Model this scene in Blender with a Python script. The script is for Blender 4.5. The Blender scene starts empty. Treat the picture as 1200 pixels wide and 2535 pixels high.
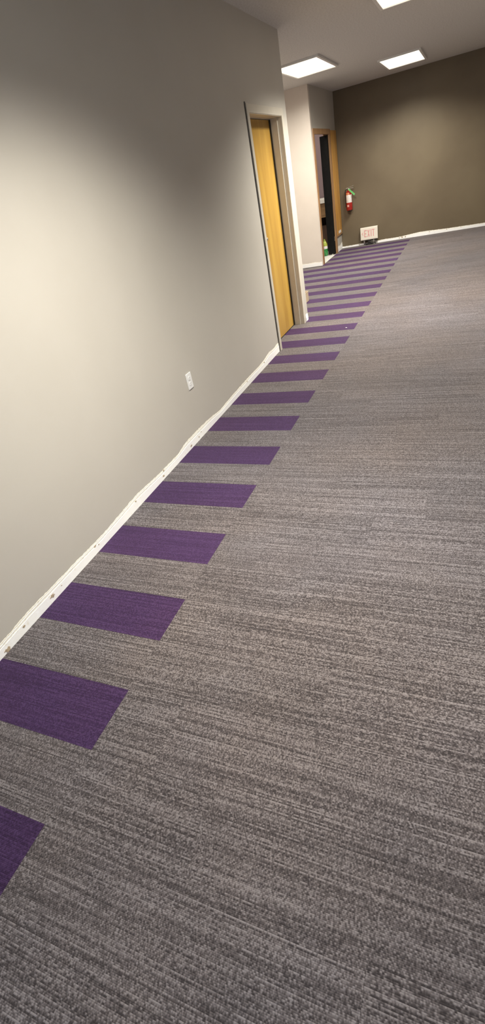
import bpy, bmesh, math, random
from mathutils import Vector, Matrix
random.seed(7)
S = bpy.context.scene
COL = S.collection

# ------------------------------------------------------------------ camera
F_PX = 1189.14; RX, RY, RZ = -0.5826, -0.2249, 0.4964
cam_d = bpy.data.cameras.new('camera'); cam = bpy.data.objects.new('camera', cam_d); COL.objects.link(cam)
cam_d.sensor_fit = 'HORIZONTAL'; cam_d.sensor_width = 36.0; cam_d.lens = 36.0 * F_PX / 1200.0
cam_d.clip_start = 0.02; cam_d.clip_end = 100
_f = Vector((-math.sin(RZ)*math.cos(RX), math.cos(RZ)*math.cos(RX), math.sin(RX)))
_r = Vector((math.cos(RZ), math.sin(RZ), 0)); _u = _r.cross(_f)
_c, _s = math.cos(RY), math.sin(RY)
_rt = _c*_r + _s*_u; _up = -_s*_r + _c*_u
cam.matrix_world = Matrix(((_rt.x, _up.x, -_f.x, 1.117), (_rt.y, _up.y, -_f.y, -0.0717), (_rt.z, _up.z, -_f.z, 1.5229), (0, 0, 0, 1)))
S.camera = cam

# ------------------------------------------------------------------ world, lights, exposure
W = bpy.data.worlds.new('world'); S.world = W; W.use_nodes = True
W.node_tree.nodes['Background'].inputs[0].default_value = (0.62, 0.78, 1.0, 1)
W.node_tree.nodes['Background'].inputs[1].default_value = 1.0
S.view_settings.view_transform = 'Standard'; S.view_settings.look = 'None'
S.view_settings.gamma = 1.0; S.view_settings.use_curve_mapping = False
S.view_settings.exposure = 0.0
S.cycles.max_bounces = 8; S.cycles.diffuse_bounces = 5
CEIL = 2.70
WARM = (1.0, 0.94, 0.82)
def area(name, loc, size, power, color, rot=(0, 0, 0), spread=math.pi):
    l = bpy.data.lights.new(name, 'AREA'); l.shape = 'RECTANGLE'; l.size, l.size_y = size
    l.energy = power; l.color = color; l.spread = spread
    o = bpy.data.objects.new(name, l); COL.objects.link(o); o.location = loc; o.rotation_euler = rot
    return o
# ceiling troffers (x, y, power, louver spread in degrees)
TROFFERS = [(0.56, 1.75, 98, 124), (0.50, 6.10, 155, 133), (-1.05, 8.55, 98, 165), (0.0, 10.5, 80, 140)]
for (x, y, p, sp) in TROFFERS:
    area('troffer_lamp', (x, y, CEIL - 0.035), (0.54, 1.12), p, WARM, spread=math.radians(sp))
area('closet_fill_lamp', (-2.05, 11.2, CEIL - 0.05), (0.3, 0.3), 26, WARM)  # fill lamp added to brighten the closet interior
# daylight coming through the window behind the photographer
area('window_daylight', (1.0, -2.93, 1.55), (1.7, 1.1), 215, (0.66, 0.80, 1.0), rot=(math.radians(-90), 0, 0))

# ------------------------------------------------------------------ materials
def mat(name, color, rough=0.6, metal=0.0, spec=0.5, noise=None, bump=None, emit=None, sheen=0.0, trans=0.0):
    m = bpy.data.materials.new(name); m.use_nodes = True; t = m.node_tree; b = t.nodes['Principled BSDF']
    b.inputs['Base Color'].default_value = (*color, 1); b.inputs['Roughness'].default_value = rough
    b.inputs['Metallic'].default_value = metal; b.inputs['Specular IOR Level'].default_value = spec
    b.inputs['Sheen Weight'].default_value = sheen; b.inputs['Transmission Weight'].default_value = trans
    geo = t.nodes.new('ShaderNodeNewGeometry')
    if noise:      # (scale, second colour, low, high)
        n = t.nodes.new('ShaderNodeTexNoise'); n.inputs['Scale'].default_value = noise[0]; n.inputs['Detail'].default_value = 4
        r = t.nodes.new('ShaderNodeMapRange'); r.inputs[1].default_value = noise[2]; r.inputs[2].default_value = noise[3]
        x = t.nodes.new('ShaderNodeMix'); x.data_type = 'RGBA'
        x.inputs[6].default_value = (*color, 1); x.inputs[7].default_value = (*noise[1], 1)
        t.links.new(geo.outputs['Position'], n.inputs['Vector']); t.links.new(n.outputs['Fac'], r.inputs[0])
        t.links.new(r.outputs[0], x.inputs[0]); t.links.new(x.outputs[2], b.inputs['Base Color'])
    if bump:       # (scale, strength, distance)
        n2 = t.nodes.new('ShaderNodeTexNoise'); n2.inputs['Scale'].default_value = bump[0]; n2.inputs['Detail'].default_value = 3
        bp = t.nodes.new('ShaderNodeBump'); bp.inputs['Strength'].default_value = bump[1]; bp.inputs['Distance'].default_value = bump[2]
        t.links.new(geo.outputs['Position'], n2.inputs['Vector']); t.links.new(n2.outputs['Fac'], bp.inputs['Height'])
        t.links.new(bp.outputs[0], b.inputs['Normal'])
    if emit:
        b.inputs['Emission Color'].default_value = (*emit[0], 1); b.inputs['Emission Strength'].default_value = emit[1]
    return m

def carpet(name, dark, mid, light, tint, sheen):
    """ribbed loop pile running along X: every rib has its own row of heathered yarn dashes"""
    m = bpy.data.materials.new(name); m.use_nodes = True; t = m.node_tree; N = t.nodes; L = t.links
    b = N['Principled BSDF']; b.inputs['Roughness'].default_value = 0.95; b.inputs['Specular IOR Level'].default_value = 0.15
    b.inputs['Sheen Weight'].default_value = sheen; b.inputs['Sheen Roughness'].default_value = 0.5
    b.inputs['Sheen Tint'].default_value = (*tint, 1)
    geo = N.new('ShaderNodeNewGeometry'); sep = N.new('ShaderNodeSeparateXYZ'); L.new(geo.outputs['Position'], sep.inputs[0])
    oi = N.new('ShaderNodeObjectInfo')
    def mth(op, a, bb=None, clamp=False):
        n = N.new('ShaderNodeMath'); n.operation = op; n.use_clamp = clamp
        for i, v in enumerate((a, bb)):
            if v is None: continue
            if isinstance(v, (int, float)): n.inputs[i].default_value = v
            else: L.new(v, n.inputs[i])
        return n.outputs[0]
    yr = mth('MULTIPLY', sep.outputs[1], 1/0.0041)
    row = mth('FLOOR', yr); fr = mth('FRACT', yr)
    ridge = mth('SINE', mth('MULTIPLY', fr, math.pi))
    rnd = mth('MULTIPLY', oi.outputs['Random'], 37.0)
    def noise(kx, krow, detail, off):
        c = N.new('ShaderNodeCombineXYZ')
        L.new(mth('ADD', mth('MULTIPLY', sep.outputs[0], kx), off), c.inputs[0])
        L.new(mth('MULTIPLY', row, krow), c.inputs[1]); L.new(rnd, c.inputs[2])
        n = N.new('ShaderNodeTexNoise'); n.inputs['Scale'].default_value = 1.0; n.inputs['Detail'].default_value = detail
        L.new(c.outputs[0], n.inputs['Vector']); return n.outputs['Fac']
    dash = noise(190, 7.37, 0.0, 0.0); streak = noise(2.0, 5.71, 0.0, 9.0)
    patch = N.new('ShaderNodeTexNoise'); patch.inputs['Scale'].default_value = 1.6; patch.inputs['Detail'].default_value = 3
    L.new(geo.outputs['Position'], patch.inputs['Vector'])
    v = mth('ADD', mth('MULTIPLY', dash, 0.60), mth('MULTIPLY', streak, 0.40))
    ramp = N.new('ShaderNodeValToRGB'); e = ramp.color_ramp.elements
    e[0].position = 0.34; e[0].color = (*dark, 1); e[1].position = 0.66; e[1].color = (*light, 1)
    k = e.new(0.50); k.color = (*mid, 1); L.new(v, ramp.inputs[0])
    # plank to plank and worn-patch variation
    g = mth('ADD', mth('MULTIPLY', oi.outputs['Random'], 0.12), mth('MULTIPLY', patch.outputs['Fac'], 0.30))
    g = mth('ADD', g, 0.79)
    # dye-lot drift: patches lean brown or blue
    hue = N.new('ShaderNodeTexNoise'); hue.inputs['Scale'].default_value = 0.9; hue.inputs['Detail'].default_value = 4
    off = N.new('ShaderNodeVectorMath'); off.operation = 'ADD'; off.inputs[1].default_value = (13.0, 5.0, 2.0)
    L.new(geo.outputs['Position'], off.inputs[0]); L.new(off.outputs[0], hue.inputs['Vector'])
    hm = N.new('ShaderNodeMix'); hm.data_type = 'RGBA'; hm.inputs[6].default_value = (1.045, 0.99, 0.945, 1); hm.inputs[7].default_value = (0.97, 0.995, 1.05, 1)
    hr = N.new('ShaderNodeMapRange'); hr.inputs[1].default_value = 0.35; hr.inputs[2].default_value = 0.65
    L.new(hue.outputs['Fac'], hr.inputs[0]); L.new(hr.outputs[0], hm.inputs[0])
    tm = N.new('ShaderNodeVectorMath'); tm.operation = 'MULTIPLY'; L.new(ramp.outputs[0], tm.inputs[0]); L.new(hm.outputs[2], tm.inputs[1])
    mul = N.new('ShaderNodeVectorMath'); mul.operation = 'SCALE'
    L.new(tm.outputs[0], mul.inputs[0]); L.new(g, mul.inputs[3]); L.new(mul.outputs[0], b.inputs['Base Color'])
    h = mth('ADD', mth('MULTIPLY', ridge, 0.7), mth('MULTIPLY', dash, 0.9))
    bp = N.new('ShaderNodeBump'); bp.inputs['Strength'].default_value = 0.55; bp.inputs['Distance'].default_value = 0.0022
    L.new(h, bp.inputs['Height']); L.new(bp.outputs[0], b.inputs['Normal'])
    return m

def wood(name, a, bcol, scale, rough=0.45):
    m = bpy.data.materials.new(name); m.use_nodes = True; t = m.node_tree; N = t.nodes; L = t.links
    b = N['Principled BSDF']; b.inputs['Roughness'].default_value = rough
    geo = N.new('ShaderNodeNewGeometry'); mp = N.new('ShaderNodeMapping'); mp.inputs['Scale'].default_value = scale
    n = N.new('ShaderNodeTexNoise'); n.inputs['Scale'].default_value = 1.0; n.inputs['Detail'].default_value = 5; n.inputs['Distortion'].default_value = 0.6
    r = N.new('ShaderNodeValToRGB'); r.color_ramp.elements[0].position = 0.35; r.color_ramp.elements[1].position = 0.65
    r.color_ramp.elements[0].color = (*a, 1); r.color_ramp.elements[1].color = (*bcol, 1)
    L.new(geo.outputs['Position'], mp.inputs[0]); L.new(mp.outputs[0], n.inputs['Vector']); L.new(n.outputs['Fac'], r.inputs[0]); L.new(r.outputs[0], b.inputs['Base Color'])
    return m

M = {}
M['greige'] = mat('greige_wall_paint', (0.49, 0.468, 0.43), 0.55, noise=(2.5, (0.475, 0.453, 0.415), .35, .65), bump=(180, .08, .001))
M['pale'] = mat('pale_wall_paint', (0.68, 0.62, 0.56), 0.55, noise=(3, (0.65, 0.59, 0.53), .35, .65), bump=(180, .08, .001))
M['taupe'] = mat('dark_taupe_wall_paint', (0.155, 0.122, 0.076), 0.5, noise=(1.4, (0.13, 0.10, 0.062), .35, .65), bump=(160, .1, .001))
M['purplewall'] = mat('mauve_wall_paint', (0.26, 0.19, 0.20), 0.6, noise=(3, (0.24, 0.18, 0.19), .35, .65))
M['ceil'] = mat('ceiling_tile', (0.62, 0.61, 0.58), 0.9, noise=(60, (0.54, 0.53, 0.50), .45, .62), bump=(90, .25, .002))
M['drywall'] = mat('bare_white_drywall', (0.94, 0.95, 0.96), 0.75, noise=(38, (0.84, 0.82, 0.77), .62, .74), bump=(120, .3, .002))
M['torn'] = mat('torn_cream_drywall_paper', (0.90, 0.88, 0.80), 0.8, noise=(70, (0.74, 0.70, 0.61), .54, .70), bump=(140, .4, .002))
M['gypsum'] = mat('exposed_tan_gypsum', (0.46, 0.37, 0.26), 0.9, noise=(80, (0.36, 0.29, 0.21), .4, .6))
M['carpet'] = carpet('grey_ribbed_carpet', (0.030, 0.026, 0.028), (0.080, 0.070, 0.073), (0.172, 0.157, 0.163), (1.0, .93, .92), 0.18)
M['purple'] = carpet('purple_ribbed_carpet', (0.021, 0.010, 0.034), (0.033, 0.0155, 0.054), (0.054, 0.029, 0.082), (0.95, .62, .95), 0.13)
M['backing'] = mat('dark_carpet_backing', (0.07, 0.062, 0.06), 0.95, noise=(30, (0.05, 0.045, 0.045), .4, .6))
M['door'] = wood('golden_maple_veneer', (0.36, 0.205, 0.040), (0.46, 0.285, 0.060), (9, 9, 0.9), 0.35)
M['frame'] = mat('taupe_frame_enamel', (0.55, 0.515, 0.45), 0.4, noise=(12, (0.53, 0.495, 0.43), .4, .6))
M['gap_dark'] = mat('painted_gap_dark', (0.07, 0.062, 0.055), 0.8, noise=(30, (0.10, 0.092, 0.085), .4, .6))  # dark colour painted in place of an open gap at the door frame
M['oak'] = wood('orange_oak', (0.42, 0.20, 0.04), (0.60, 0.33, 0.085), (14, 14, 1.2), 0.4)
M['trimwood'] = wood('brown_oak_trim', (0.24, 0.125, 0.055), (0.36, 0.21, 0.10), (20, 20, 1.5), 0.45)
M['black'] = mat('black_laminate', (0.002, 0.002, 0.0018), 0.6, 0.0, 0.2, noise=(20, (0.004, 0.004, 0.0035), .4, .6))
M['tile'] = mat('white_vinyl_tile', (0.66, 0.66, 0.62), 0.35, noise=(25, (0.56, 0.56, 0.53), .45, .65))
M['plastic'] = mat('white_plastic', (0.80, 0.81, 0.82), 0.35, noise=(20, (0.77, 0.78, 0.79), .4, .6))
M['slot'] = mat('dark_slot', (0.05, 0.05, 0.05), 0.6, noise=(20, (0.04, 0.04, 0.04), .4, .6))
M['red'] = mat('red_enamel', (0.40, 0.028, 0.020), 0.25, noise=(15, (0.34, 0.022, 0.018), .4, .6))
M['label'] = mat('white_label_paper', (0.78, 0.76, 0.74), 0.5, noise=(60, (0.66, 0.64, 0.64), .5, .62))
M['orange'] = mat('orange_label_print', (0.72, 0.28, 0.14), 0.5, noise=(60, (0.62, 0.22, 0.10), .4, .6))
M['pink'] = mat('pink_label_print', (0.78, 0.42, 0.38), 0.5, noise=(60, (0.70, 0.34, 0.30), .4, .6))
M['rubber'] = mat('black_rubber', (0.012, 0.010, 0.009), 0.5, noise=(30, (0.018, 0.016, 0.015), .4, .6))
M['metal'] = mat('brushed_metal', (0.62, 0.60, 0.55), 0.3, 0.9, noise=(40, (0.50, 0.48, 0.44), .4, .6))
M['green'] = mat('green_tag_plastic', (0.12, 0.48, 0.14), 0.4, noise=(30, (0.20, 0.58, 0.22), .4, .6))
M['sign'] = mat('ivory_sign_plastic', (0.86, 0.81, 0.72), 0.4, noise=(10, (0.84, 0.78, 0.69), .4, .6))
M['letter'] = mat('faded_red_lettering', (0.78, 0.45, 0.43), 0.5, noise=(60, (0.72, 0.36, 0.35), .35, .65))
M['card'] = mat('beige_cardboard', (0.50, 0.40, 0.28), 0.85, noise=(20, (0.46, 0.365, 0.255), .4, .6))
M['cardin'] = mat('dark_cardboard_inside', (0.20, 0.14, 0.09), 0.9, noise=(20, (0.17, 0.12, 0.08), .4, .6))
M['cab'] = wood('brown_cabinet_wood', (0.24, 0.14, 0.06), (0.33, 0.205, 0.10), (3, 12, 12), 0.5)
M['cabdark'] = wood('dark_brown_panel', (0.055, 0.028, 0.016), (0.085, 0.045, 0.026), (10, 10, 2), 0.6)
M['counter'] = mat('white_laminate', (0.82, 0.80, 0.74), 0.4, noise=(20, (0.80, 0.78, 0.72), .4, .6))
M['gbottle'] = mat('green_bottle_plastic', (0.045, 0.27, 0.075), 0.15, noise=(18, (0.03, 0.20, 0.05), .4, .6))
M['yellow'] = mat('yellow_green_plastic', (0.42, 0.44, 0.07), 0.35, noise=(40, (0.24, 0.34, 0.05), .4, .6))
M['lens'] = mat('lit_lamp_diffuser', (0.9, 0.88, 0.82), 0.4, emit=((1.0, 0.90, 0.74), 2.2))
M['white_metal'] = mat('white_painted_metal', (0.75, 0.75, 0.73), 0.4, noise=(20, (0.72, 0.72, 0.70), .4, .6))
M['glass'] = mat('window_glass', (0.9, 0.95, 1.0), 0.02, trans=1.0)

# ------------------------------------------------------------------ helpers
def obj(name, bm, m, parent=None, smooth=False):
    bmesh.ops.recalc_face_normals(bm, faces=bm.faces)
    me = bpy.data.meshes.new(name); bm.to_mesh(me); bm.free()
    if smooth:
        for p in me.polygons: p.use_smooth = True
    me.materials.append(M[m] if isinstance(m, str) else m)
    o = bpy.data.objects.new(name, me); COL.objects.link(o); o.parent = parent
    return o
def add_box(bm, lo, hi, bevel=0.0, mtx=None):
    r = bmesh.ops.create_cube(bm, size=1.0); vs = r['verts']
    for v in vs:
        v.co = Vector([lo[i] + (v.co[i] + .5) * (hi[i] - lo[i]) for i in range(3)])
    if bevel:
        es = list({e for v in vs for e in v.link_edges})
        r2 = bmesh.ops.bevel(bm, geom=es, offset=bevel, segments=2, affect='EDGES', profile=0.6)
        vs = list({v for f in r2['faces'] for v in f.verts} | {v for v in vs if v.is_valid})
    if mtx:
        for v in vs: v.co = mtx @ v.co
    return vs
def box(name, lo, hi, m, parent=None, bevel=0.0):
    bm = bmesh.new(); add_box(bm, lo, hi, bevel); return obj(name, bm, m, parent)
def boxes(name, lst, m, parent=None, bevel=0.0):
    bm = bmesh.new()
    for lo, hi in lst: add_box(bm, lo, hi, bevel)
    return obj(name, bm, m, parent)
def add_lathe(bm, prof, c, seg=24, a0=0.0, a1=2*math.pi):
    full = abs(a1 - a0) > 6.28; n = seg if full else seg + 1; rings = []
    for (r, z) in prof:
        rings.append([bm.verts.new((c[0] + r*math.cos(a0 + (a1-a0)*i/seg), c[1] + r*math.sin(a0 + (a1-a0)*i/seg), c[2] + z)) for i in range(n)])
    for A, B in zip(rings, rings[1:]):
        for i in range(n if full else n - 1):
            j = (i + 1) % n; bm.faces.new((A[i], A[j], B[j], B[i]))
    return rings
def lathe(name, prof, c, m, parent=None, seg=24, a0=0.0, a1=2*math.pi, cap=True):
    bm = bmesh.new(); rings = add_lathe(bm, prof, c, seg, a0, a1)
    if cap and abs(a1 - a0) > 6.28:
        bm.faces.new(rings[0][::-1]); bm.faces.new(rings[-1])
    return obj(name, bm, m, parent, smooth=True)
def tube(name, pts, r, m, parent=None, seg=10):
    bm = bmesh.new(); rings = []
    P = [Vector(p) for p in pts]
    for i, p in enumerate(P):
        d = (P[min(i+1, len(P)-1)] - P[max(i-1, 0)]).normalized()
        a = d.cross(Vector((0.31, 0.2, 0.93))).normalized(); b = d.cross(a)
        rings.append([bm.verts.new(p + r*(math.cos(2*math.pi*k/seg)*a + math.sin(2*math.pi*k/seg)*b)) for k in range(seg)])
    for A, B in zip(rings, rings[1:]):
        for k in range(seg): bm.faces.new((A[k], A[(k+1) % seg], B[(k+1) % seg], B[k]))
    bm.faces.new(rings[0][::-1]); bm.faces.new(rings[-1])
    return obj(name, bm, m, parent, smooth=True)
def prism(bm, pts, axis, a, b):
    """polygon pts (2-D) extruded from a to b along axis 'x' or 'y'; 2-D coords are the other two axes"""
    def P(p, t): return (t, p[0], p[1]) if axis == 'x' else (p[0], t, p[1])
    A = [bm.verts.new(P(p, a)) for p in pts]; B = [bm.verts.new(P(p, b)) for p in pts]; n = len(pts)
    bm.faces.new(A[::-1]); bm.faces.new(B)
    for i in range(n): bm.faces.new((A[i], A[(i+1) % n], B[(i+1) % n], B[i]))
def thing(name, label, cat, loc=(0, 0, 0), group=None, kind=None):
    o = bpy.data.objects.new(name, None); COL.objects.link(o); o.location = loc; o.empty_display_size = 0.05
    if label: o['label'] = label
    if cat: o['category'] = cat
    if group: o['group'] = group
    if kind: o['kind'] = kind
    return o
def tag(o, label, cat, group=None):
    o['label'] = label; o['category'] = cat
    if group: o['group'] = group
    return o
def struct(o, label=None, cat=None):
    o['kind'] = 'structure'
    if label: o['label'] = label
    if cat: o['category'] = cat
    return o

XL = -0.693        # face of the left wall
YB = 11.985        # face of the far wall
XR = 2.5; YN = -3.0
XC = -1.45         # face of the closet wall
PW = 0.25          # carpet plank width

# ------------------------------------------------------------------ walls and ceiling
struct(boxes('wall_left', [((XL-.19, YN, 0), (XL, 4.925, CEIL)), ((XL-.19, 5.985, 0), (XL, 6.13, CEIL)), ((XL-.19, 4.925, 2.06), (XL, 5.985, CEIL))], 'greige'),
       'greige painted left wall with a wood door and an outlet', 'wall')
struct(box('wall_alcove_near', (-2.42, 6.01, 0), (XL-.19, 6.13, CEIL), 'greige'), 'near side wall of the alcove past the wood door', 'wall')
struct(box('wall_alcove_left', (-2.42, 6.13, 0), (-2.30, 10.08, CEIL), 'pale'), 'deep side wall of the alcove', 'wall')
struct(box('wall_alcove_far', (-2.42, 10.08, 0), (XC, 10.16, CEIL), 'pale'), 'pale pinkish beige wall between the alcove and the closet doorway', 'wall')
struct(boxes('wall_closet', [((XC-.10, 10.16, 0), (XC, 10.20, CEIL)), ((XC-.10, 11.40, 0), (XC, YB, CEIL)), ((XC-.10, 10.20, 2.06), (XC, 11.40, CEIL))], 'greige'),
       'grey wall strip holding the closet doorway beside the dark far wall', 'wall')
struct(box('wall_far', (XC-.10, YB, 0), (XR+.12, YB+.12, CEIL), 'taupe'), 'dark taupe wall at the far end with the extinguisher', 'wall')
struct(box('wall_right', (XR, YN, 0), (XR+.12, YB, CEIL), 'greige'), 'greige wall on the right side of the hall', 'wall')
struct(boxes('wall_rear', [((XL-.19, YN-.12, 0), (0.1, YN, CEIL)), ((1.9, YN-.12, 0), (XR+.12, YN, CEIL)), ((0.1, YN-.12, 0), (1.9, YN, .95)), ((0.1, YN-.12, 2.15), (1.9, YN, CEIL))], 'greige'),
       'greige wall behind the photographer with a window', 'wall')
struct(boxes('wall_closet_inside', [((-2.72, 10.16, 0), (-2.60, 12.62, CEIL)), ((-2.60, 12.50, 0), (XC-.10, 12.62, CEIL)), ((XC-.10, YB+.12, 0), (XC, 12.62, CEIL))], 'purplewall'),
       'mauve wall inside the closet above the counter', 'wall')
struct(box('ceiling', (-2.72, YN-.12, CEIL), (XR+.12, 12.62, CEIL+.08), 'ceil'), 'off-white textured ceiling', 'ceiling')
struct(box('wall_closet_side', (-2.60, 10.16, 0), (XC-.10, 10.20, CEIL), 'purplewall'), 'near side wall inside the closet', 'wall')

# window behind the photographer
w = struct(boxes('window_1', [((0.1, YN-.10, .95), (0.16, YN+.01, 2.15)), ((1.84, YN-.10, .95), (1.9, YN+.01, 2.15)), ((.16, YN-.10, .95), (1.84, YN+.01, 1.01)),
                              ((.16, YN-.10, 2.09), (1.84, YN+.01, 2.15)), ((.97, YN-.08, 1.01), (1.03, YN-.02, 2.09))], 'white_metal'), 'white framed window behind the photographer', 'window')
box('pane', (.16, YN-.06, 1.01), (.97, YN-.054, 2.09), 'glass', w); box('pane', (1.03, YN-.06, 1.01), (1.84, YN-.054, 2.09), 'glass', w)

# ------------------------------------------------------------------ floor: sub-floor and carpet planks
floor = struct(boxes('floor', [((XL-.19, YN, -.10), (XR, 6.01, -.006)), ((-2.42, 6.01, -.10), (XR, 10.16, -.006)), ((XC, 10.16, -.10), (XR, YB, -.006))], 'backing'),
               'carpet floor of grey and purple planks', 'floor')
def add_plank(name, x0, x1, y0, m, label=None):
    g = 0.0002
    o = box(name, (x0+g, y0+g, -.006), (x1-g, y0+PW-g, 0.0), m, floor)
    if label: o['label'] = label
    return o
k = -12
while k*PW < YB - .01:
    y0 = k*PW; purple = (k % 2 == 0)
    # field of grey planks to the right of the purple border, ends staggered row by row
    off = (0.0, 0.5)[k % 2] if k % 4 < 2 else (0.25, 0.75)[k % 2]
    cuts = [0.0] + [c + off for c in (-1, 0, 1, 2) if 0.12 < c + off < XR - .1] + [XR]
    for a, b in zip(cuts, cuts[1:]): add_plank('carpet_plank', a, b, y0, 'carpet')
    # border strip between the wall and the field
    left = XL if y0 < 5.99 else (-2.30 if y0 + PW <= 10.10 else XC)
    if 4.9 < y0 < 5.9: left = -0.87
    cuts = [left] + [c for c in (-2.0, -1.0) if c > left + .05] + [0.0]
    for a, b in zip(cuts, cuts[1:]):
        y1 = y0
        add_plank('carpet_plank', a, b, y1, 'purple' if purple else 'carpet', 'purple border plank' if purple else None)
    k += 1
# closet floor tiles
cf = struct(box('floor_closet', (-2.60, 10.20, -.10), (XC, 12.50, -.012), 'backing'), 'white tiled closet floor', 'floor')
for i in range(4):
    for j in range(8):
        x0 = XC - (i+1)*.29; y0 = 10.2 + j*.2875
        box('floor_tile', (x0+.001, y0+.001, -.012), (x0+.289, y0+.2865, -.002), 'tile', cf)

# ------------------------------------------------------------------ bare strips where the cove base was pulled off
def ragged(s0, s1, tops, step, jit, seed):
    r = random.Random(seed); pts = []; s = s0
    def top(s):
        for (a, za), (b, zb) in zip(tops, tops[1:]):
            if a <= s <= b: return za + (zb-za)*(s-a)/(b-a)
        return tops[0][1] if s < tops[0][0] else tops[-1][1]
    while s < s1:
        pts.append((s, top(s) + r.uniform(-jit, jit))); s += step*r.uniform(.4, 1.6)
    pts.append((s1, top(s1))); return pts
def strip(name, axis, face, sgn, s0, s1, tops, seed, label, solid=.66, thick=.003, jit=.0026):
    """cream torn paper band up to the ragged top, thicker white band below it"""
    top = ragged(s0, s1, tops, .012, jit, seed)
    low = ragged(s0, s1, [(a, z*solid) for a, z in tops], .03, jit*.35, seed+1)
    bm = bmesh.new()
    ax = 'x' if axis == 'y' else 'y'
    prism(bm, [(s0, 0.0)] + low + [(s1, 0.0)], ax, face, face + sgn*thick)
    o = struct(obj(name, bm, 'drywall'), label, 'baseboard')
    bm = bmesh.new()
    prism(bm, [(s0, 0.004)] + top + [(s1, 0.004)], ax, face - sgn*.0003, face + sgn*thick*.45)
    p = obj('torn_paper_edge', bm, 'torn', o); p['label'] = 'cream ragged paper edge'
    # thin bright tear line running inside the paper band
    mid = ragged(s0, s1, [(a, z*(solid + (1-solid)*.62)) for a, z in tops], .02, jit*.5, seed+2)
    poly = mid + [(s, z - .004) for s, z in reversed(mid)]
    bm = bmesh.new(); prism(bm, poly, ax, face, face + sgn*thick*.7)
    q = obj('tear_ridge', bm, 'drywall', o)
    return o
def chip(parent, axis, face, sgn, s, z, r, seed, m='gypsum'):
    rr = random.Random(seed); n = 14
    pts = [(s + r*1.6*rr.uniform(.35, 1.25)*math.cos(2*math.pi*i/n), z + r*rr.uniform(.35, 1.25)*math.sin(2*math.pi*i/n)) for i in range(n)]
    pts = [(a, max(b, .001)) for a, b in pts]
    bm = bmesh.new(); prism(bm, pts, 'x' if axis == 'y' else 'y', face, face + sgn*.0042)
    obj('chipped_patch', bm, m, parent)
LT = [(YN, .07), (.776, .062), (.974, .074), (1.339, .068), (1.541, .060), (1.737, .068), (1.957, .080), (2.24, .060), (2.518, .057), (2.662, .079), (2.888, .078), (3.102, .070),
      (3.288, .049), (3.591, .062), (3.978, .068), (4.3, .064), (4.418, .073), (4.60, .094), (4.75, .082), (4.853, .092), (4.905, .09)]
bl = strip('baseboard_left', 'y', XL, 1, YN, 4.908, LT, 3, 'bare white drywall strip along the foot of the left wall')
for i, (s, z, r, m) in enumerate([(1.115, .032, .0115, 'gypsum'), (.911, .034, .006, 'gypsum'), (1.493, .047, .007, 'gypsum'), (1.522, .036, .004, 'gypsum'), (1.19, .034, .003, 'gypsum'),
                                  (2.853, .026, .006, 'gypsum'), (2.715, .022, .008, 'gypsum'), (2.281, .024, .008, 'gypsum'), (3.92, .046, .005, 'gypsum'), (4.416, .052, .007, 'gypsum'),
                                  (.79, .012, .012, 'gypsum'), (2.90, .045, .004, 'gypsum'), (1.93, .052, .005, 'gypsum'), (2.30, .055, .005, 'gypsum')]):
    chip(bl, 'y', XL, 1, s, z, r, 40+i, m)
strip('baseboard_corner', 'y', XL, 1, 6.035, 6.128, [(6.0, .05), (6.06, .085), (6.13, .075)], 5, 'bare white drywall patch at the corner past the wood door', thick=.004)
strip('baseboard_alcove', 'x', 10.08, -1, -2.30, XC+.002, [(-2.3, .075), (-1.85, .076), (-1.7, .070), (-1.6, .078), (-1.5, .066), (-1.45, .070)], 9, 'bare white strip under the pale alcove wall', solid=.8)
strip('baseboard_closet', 'y', XC, 1, 11.462, YB, [(11.46, .085), (11.6, .11), (11.75, .09), (11.9, .12), (11.985, .13)], 12, 'bare white strip on the short wall right of the closet doorway', solid=.7)
bf = strip('baseboard_far', 'x', YB, -1, XC, XR, [(-1.45, .030), (-1.3, .032), (-1.0, .036), (-.85, .030), (-.64, .046), (-.5, .050), (-.35, .046), (-.20, .050), (-.1, .058), (.18, .078), (.4, .072), (.647, .062), (1.1, .058), (1.4, .055), (2.5, .06)],
           15, 'bare white strip along the foot of the dark far wall', solid=.72)
for i, (s, z, r) in enumerate([(-.18, .028, .016), (-.12, .03, .012), (-.24, .025, .012), (.36, .052, .008), (.69, .045, .007), (-.70, .02, .012), (-.95, .015, .014), (-1.08, .02, .01), (.95, .045, .006)]):
    chip(bf, 'x', YB, -1, s, z, r, 80+i)

# ------------------------------------------------------------------ wood door in its taupe steel frame
d1 = thing('door_1', 'golden wood door set deep in a taupe steel frame in the left wall', 'door', (XL, 5.45, 0), kind='structure')
def pbox(name, lo, hi, m, p, bevel=0.0):
    L0 = p.location if p.parent is None else Vector((0, 0, 0))
    return box(name, [lo[i]-L0[i] for i in range(3)], [hi[i]-L0[i] for i in range(3)], m, p, bevel)
slab = pbox('door_slab', (-.865, 4.985, .008), (-.822, 5.945, 2.03), 'door', d1, .001)
P = .013
fr = boxes('door_frame', [tuple(tuple(v[i]-d1.location[i] for i in range(3)) for v in bb) for bb in [
    ((XL-.001, 4.922, 0), (XL+P, 4.975, 2.10)), ((XL-.04, 4.93, 0), (XL, 4.975, 2.05)), ((-.822, 4.93, 0), (XL-.04, 4.990, 2.05)),        # near jamb: face, return, stop
    ((XL-.001, 5.942, 0), (XL+.004, 6.000, 2.10)), ((-.7375, 5.940, 0), (XL, 5.985, 2.05)), ((-.822, 5.922, 0), (-.7375, 5.985, 2.05)),   # far jamb
    ((-.882, 4.925, 0), (-.822, 4.978, 2.06)), ((-.882, 5.952, 0), (-.822, 5.985, 2.06)),
    ((XL-.001, 4.975, 2.04), (XL+.004, 5.942, 2.10)), ((-.882, 4.975, 2.035), (XL, 5.940, 2.06))]], 'frame', d1)
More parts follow.
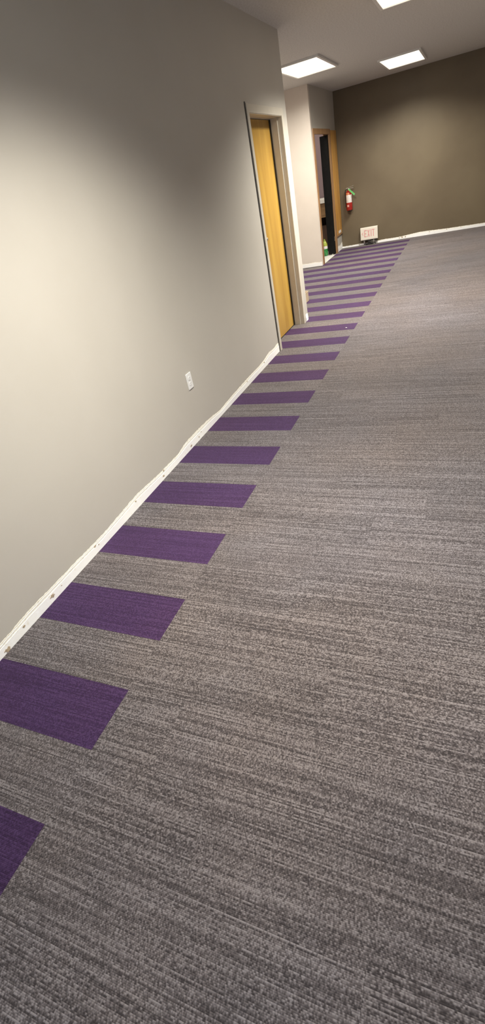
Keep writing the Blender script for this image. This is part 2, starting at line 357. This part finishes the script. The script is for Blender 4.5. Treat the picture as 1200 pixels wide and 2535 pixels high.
ck = pbox('painted_gap_strip', (XL, 4.911, 0), (XL+P-.006, 4.9218, 2.11), 'gap_dark', d1); ck['label'] = 'dark strip painted for the gap beside the frame'  # solid dark strip stands in for the dark gap beside the frame
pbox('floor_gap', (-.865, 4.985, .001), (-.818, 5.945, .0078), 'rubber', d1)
sg = pbox('edge_gap_shade', (-.8222, 5.912, .008), (-.806, 5.9222, 2.03), 'rubber', d1); sg['label'] = 'dark strip painted for the shade in the latch edge gap'  # shade of the door edge gap, painted as a dark strip
lk = lathe('lock_cylinder', [(0.0, 0), (.0, .0), (.013, 0), (.013, .008), (.008, .010), (0.0005, .010)], (0, 0, 0), 'metal', d1, 16)
lk.matrix_parent_inverse = Matrix(); lk.rotation_euler = (0, math.pi/2, 0); lk.location = (-.822-XL, 5.374-5.45, 1.032)

# ------------------------------------------------------------------ closet doorway: casing, folded black leaf, wood panel
tr = struct(box('trim_1', (XC-.02, 10.165, 0), (XC+.018, 10.225, 2.12), 'trimwood', bevel=.003), 'brown oak casing on the left of the closet doorway', 'trim')
tr = struct(boxes('trim_2', [((XC-.10, 11.345, 0), (XC+.018, 11.462, 2.12))], 'trimwood', bevel=.003), 'brown oak casing on the right of the closet doorway', 'trim')
struct(box('trim_3', (XC-.02, 10.225, 2.04), (XC+.018, 11.345, 2.12), 'trimwood', bevel=.003), 'brown oak casing over the closet doorway', 'trim')
d2 = thing('door_2', 'black bifold closet door folded against the right jamb', 'door', (XC-.01, 11.30, 0), kind='structure')
pbox('door_leaf', (XC-.155, 11.305, .012), (XC-.004, 11.335, 2.03), 'black', d2, .002)
pbox('door_leaf', (XC-.150, 11.268, .012), (XC-.010, 11.298, 2.03), 'black', d2, .002)
pbox('hinge', (XC-.0085, 11.290, .25), (XC-.0035, 11.312, .33), 'metal', d2)
pbox('floor_pivot', (XC-.075, 11.262, .0), (XC-.045, 11.300, .016), 'metal', d2)

wp = thing('wood_panel', 'tall orange oak panel mounted on the short wall beside the extinguisher', 'panel', (XC, 11.70, .31))
pbox('board', (XC+.001, 11.470, .325), (XC+.020, 11.965, 2.1), 'oak', wp, .002)
pbox('bottom_rail', (XC+.001, 11.466, .296), (XC+.026, 11.968, .322), 'trimwood', wp, .002)
st = pbox('paper_sticker', (XC+.0195, 11.62, .335), (XC+.0215, 11.86, .385), 'label', wp); st['label'] = 'small cream sticker'

# ------------------------------------------------------------------ inside the closet: counter, drawer, green bottles
cb = thing('base_cabinet', 'brown base cabinet with a dark kneehole seen through the closet doorway', 'cabinet', (-2.0, 12.15, 0))
pbox('drawer', (-2.58, 11.86, .70), (-1.56, 11.88, .925), 'cab', cb, .002)
pbox('face_rail', (-2.58, 11.862, .665), (-1.56, 11.884, .698), 'cab', cb, .002)
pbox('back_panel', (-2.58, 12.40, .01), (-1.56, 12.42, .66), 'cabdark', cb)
pbox('side_panel', (-2.59, 11.88, 0), (-2.57, 12.44, .925), 'cab', cb)
pbox('side_panel', (-1.58, 11.88, 0), (-1.56, 12.44, .925), 'cab', cb)
pbox('top_panel', (-2.57, 11.88, .90), (-1.58, 12.44, .925), 'cab', cb)
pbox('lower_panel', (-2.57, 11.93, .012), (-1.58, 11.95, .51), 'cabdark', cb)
ct = tag(box('countertop', (-2.59, 11.83, .927), (-1.555, 12.47, 1.0), 'counter', bevel=.004), 'white laminate countertop on the cabinet inside the closet', 'countertop')

def bottle(x, y, lab, g):
    t = thing('plastic_bottle', lab, 'bottle', (x, y, -.002), g)
    prof = [(.030, 0), (.048, .004), (.053, .02), (.052, .10), (.053, .18), (.050, .205), (.036, .245), (.018, .275), (.0135, .285)]
    lathe('body', prof, (0, 0, 0), 'gbottle', t, 20)
    lathe('label_band', [(.0536, .135), (.0540, .137), (.0540, .185), (.0536, .187)], (0, 0, 0), 'label', t, 20, cap=False)
    lathe('shoulder_sleeve', [(.0535, .188), (.0515, .206), (.038, .246), (.020, .276)], (0, 0, 0), 'yellow', t, 20, cap=False)
    lathe('cap', [(.0160, .278), (.0165, .280), (.0165, .300), (.014, .303)], (0, 0, 0), 'yellow', t, 16)
bottle(-1.665, 11.275, 'green plastic bottle with yellow cap standing just inside the closet doorway', 'green bottles in the closet')
bottle(-1.700, 11.42, 'green plastic bottle standing behind the front one, beside the black bifold door', 'green bottles in the closet')

# ------------------------------------------------------------------ cardboard box past the wall corner
bx = thing('cardboard_box', 'small open beige cardboard box on the striped carpet past the wall corner', 'box', (-1.10, 7.05, 0))
x0, x1, y0, y1, h = -1.24, -.962, 6.92, 7.19, .128; T = .004
bm = bmesh.new()
for lo, hi in [((x0, y0, .003), (x1, y0+T, h)), ((x0, y1-T, .003), (x1, y1, h)), ((x0, y0+T, .003), (x0+T, y1-T, h)), ((x1-T, y0+T, .003), (x1, y1-T, h)), ((x0+T, y0+T, .003), (x1-T, y1-T, .007))]:
    add_box(bm, [lo[i]-bx.location[i] for i in range(3)], [hi[i]-bx.location[i] for i in range(3)])
obj('carton', bm, 'card', bx)
for (lo, hi, ang, piv, ax) in [((0, -.13, -.002), (.09, .13, .002), -.9, (x1, 7.055, h+.001), 'Y'), ((-.13, 0, -.002), (.13, .085, .002), .5, (-1.10, y1, h+.001), 'X')]:
    bm = bmesh.new(); mt = Matrix.Translation(Vector(piv) - bx.location) @ Matrix.Rotation(-ang*1.9, 4, ax)
    if ax == 'X': mt = Matrix.Translation(Vector(piv) - bx.location) @ Matrix.Rotation(-.15, 4, 'X')
    add_box(bm, lo, hi, 0, mt); obj('flap', bm, 'card', bx)

# ------------------------------------------------------------------ outlet
ou = thing('wall_outlet', 'white duplex outlet with cover plate low on the left wall', 'outlet', (XL, 2.9225, .443))
bm = bmesh.new(); add_box(bm, (0, -.0355, -.0575), (.0065, .0355, .0575), .003); obj('cover_plate', bm, 'plastic', ou)
for s in (1, -1):
    bm = bmesh.new(); n = 20; pts = []
    for i in range(n):
        a = 2*math.pi*i/n; pts.append((max(-.0165, min(.0165, .0185*math.cos(a))), s*.0195 + .0145*math.sin(a)))
    prism(bm, pts, 'x', .005, .0082); soc = obj('socket', bm, 'plastic', ou)
    boxes('slots', [((.0078, -.0075, s*.0195+.001), (.0084, -.0055, s*.0195+.009)), ((.0078, .0055, s*.0195+.001), (.0084, .0075, s*.0195+.008)), ((.0078, -.002, s*.0195-.009), (.0084, .002, s*.0195-.005))], 'slot', soc)
bm = bmesh.new(); bmesh.ops.create_uvsphere(bm, u_segments=10, v_segments=6, radius=.003, matrix=Matrix.Translation((.0065, 0, 0))); obj('screw', bm, 'metal', ou)

# ------------------------------------------------------------------ EXIT sign leaning at the foot of the far wall
SX0, SX1, SZ0, SZ1 = -1.030, -.672, .098, .335; SY = 11.90
ex = thing('exit_sign', 'white box sign with faded red EXIT lettering standing upside on its bracket by the far wall', 'sign', ((SX0+SX1)/2, SY+.03, 0))
ex['label'] = 'white EXIT sign with faded red letters resting on the floor against the dark wall'
pbox('housing', (SX0, SY, SZ0), (SX1, SY+.052, SZ1), 'sign', ex, .005)
pbox('face_panel', (SX0+.012, SY-.003, SZ0+.012), (SX1-.012, SY+.001, SZ1-.012), 'sign', ex, .001)
def stroke(bm, quads):
    for n_, q in enumerate(quads): prism(bm, [(SX0 + a*(SX1-SX0) - ex.location.x, SZ0 + b*(SZ1-SZ0)) for a, b in q], 'y', SY-.0042-.0006*n_-ex.location.y, SY-.0028-ex.location.y)
R4 = lambda a, b, c, d: [(a, b), (c, b), (c, d), (a, d)]
LET = [[R4(.22, .24, .265, .80), R4(.265, .24, .37, .31), R4(.265, .73, .37, .80), R4(.265, .485, .345, .555)],
       [[(.405, .24), (.452, .24), (.555, .80), (.508, .80)], [(.508, .24), (.555, .24), (.452, .80), (.405, .80)]],
       [R4(.60, .24, .65, .80)],
       [R4(.735, .24, .785, .80), R4(.685, .73, .835, .80)]]
for l in LET:
    bm = bmesh.new(); stroke(bm, l); obj('letter', bm, 'letter', ex)
bm = bmesh.new(); stroke(bm, [[(.07, .52), (.16, .66), (.16, .59), (.115, .52)], [(.07, .52), (.115, .52), (.16, .45), (.16, .38)]]); obj('arrow', bm, 'letter', ex)
cx = ex.location
pbox('canopy', (-.965, SY-.002, .012), (-.725, SY+.060, .030), 'rubber', ex, .003)
pbox('stem', (-.885, SY+.006, .030), (-.835, SY+.046, .098), 'rubber', ex, .003)
for a, b in ((-.975, .058), (-.775, .055)):
    pbox('bracket', (a, SY-.010, .004), (a+.045, SY+.055, .012), 'metal', ex, .001)
    pbox('bracket_clip', (a+.005, SY+.010, .012), (a+.030, SY+.018, .0965), 'metal', ex, .001)
pbox('under_plate', (-1.0, SY+.004, .090), (-.70, SY+.050, .0975), 'rubber', ex, .001)
pbox('bracket_rod', (-.84, SY-.006, .060), (-.70, SY+.0, .068), 'metal', ex, .001)

# ------------------------------------------------------------------ fire extinguisher hanging on the far wall
EX, EY, EZ = -1.232, 11.905, .700
fe = thing('fire_extinguisher', 'red fire extinguisher with white label and green tag hanging on the far wall', 'fire extinguisher', (EX, EY, EZ))
lathe('cylinder', [(.030, 0), (.056, .006), (.062, .018), (.062, .300), (.058, .322), (.044, .345), (.024, .358), (.020, .362)], (0, 0, 0), 'red', fe, 28)
A0, A1 = math.radians(-150), math.radians(-15)
lathe('paper_label', [(.0624, .146), (.0627, .147), (.0627, .283), (.0624, .284)], (0, 0, 0), 'label', fe, 18, A0, A1, cap=False)
lathe('orange_label', [(.0624, .285), (.0627, .286), (.0610, .318), (.0590, .322)], (0, 0, 0), 'orange', fe, 18, A0, math.radians(-70), cap=False)
lathe('small_label', [(.0624, .070), (.0627, .071), (.0627, .108), (.0624, .109)], (0, 0, 0), 'pink', fe, 10, math.radians(-125), math.radians(-85), cap=False)
lathe('base_ring', [(.030, -.016), (.036, -.014), (.048, .004), (.040, .006)], (0.012, 0, 0), 'rubber', fe, 20)
lathe('valve', [(.017, .360), (.021, .362), (.021, .385), (.014, .392), (.014, .402)], (0, 0, 0), 'metal', fe, 16)
box('lower_handle', (-.060, -.016, .388), (.105, .010, .396), 'metal', fe, .002)
bm = bmesh.new(); add_box(bm, (-.050, -.013, 0), (.110, .009, .007), .002, Matrix.Translation((0, 0, .408)) @ Matrix.Rotation(-.16, 4, 'Y')); obj('squeeze_lever', bm, 'metal', fe)
tube('hose', [(-.014, -.005, .376), (-.045, -.012, .388), (-.064, -.016, .372), (-.072, -.014, .330), (-.073, -.006, .270), (-.070, 0, .200), (-.0695, 0, .12)], .0085, 'rubber', fe)
lathe('nozzle', [(.012, -.045), (.013, -.043), (.009, 0.0), (.007, .002)], (-.0695, 0, .12), 'rubber', fe, 12)
bm = bmesh.new(); add_box(bm, (-.014, -.004, -.165), (.018, .002, 0), .001, Matrix.Translation((.012, -.072, .383)) @ Matrix.Rotation(-.80, 4, 'Y')); g_ = obj('inspection_tag', bm, 'green', fe); g_['label'] = 'bright green hanging tag'
box('wall_bracket', (-.020, .055, .10), (.020, .0795, .34), 'rubber', fe, .001)

# ------------------------------------------------------------------ crumb on the carpet
bm = bmesh.new(); bmesh.ops.create_icosphere(bm, subdivisions=1, radius=.009)
rr = random.Random(4)
for v in bm.verts: v.co = Vector((v.co.x*rr.uniform(.8, 1.5), v.co.y*rr.uniform(.6, 1.1), (v.co.z+.008)*.5))
o = tag(obj('paper_scrap', bm, 'label'), 'tiny white scrap lying on a purple plank near the wood door', 'scrap'); o.location = (-.099, 5.57, .0006)

# ------------------------------------------------------------------ ceiling troffers
TL = ['ceiling light panel nearest the photographer, above the outlet end of the hall', 'ceiling light panel in the middle of the hall past the wood door', 'ceiling light panel inside the alcove above the purple striped carpet', 'ceiling light panel nearest the dark far wall']
for (x, y, p, sp), lab in zip(TROFFERS, TL):
    t = thing('ceiling_light', lab, 'ceiling light', (x, y, CEIL), 'recessed ceiling lights')
    boxes('light_frame', [((-.31, -.61, -.022), (-.28, .61, -.0005)), ((.28, -.61, -.022), (.31, .61, -.0005)), ((-.28, -.61, -.022), (.28, -.58, -.0005)), ((-.28, .58, -.022), (.28, .61, -.0005))], 'white_metal', t)
    box('diffuser', (-.28, -.58, -.012), (.28, .58, -.001), 'lens', t)
t = thing('ceiling_light', 'small square fill light added on the closet ceiling', 'ceiling light', (-2.05, 11.2, CEIL))  # added fixture housing the closet fill lamp
box('light_frame', (-.19, -.19, -.018), (.19, .19, -.0005), 'white_metal', t, .003)
box('diffuser', (-.16, -.16, -.028), (.16, .16, -.018), 'lens', t, .003)
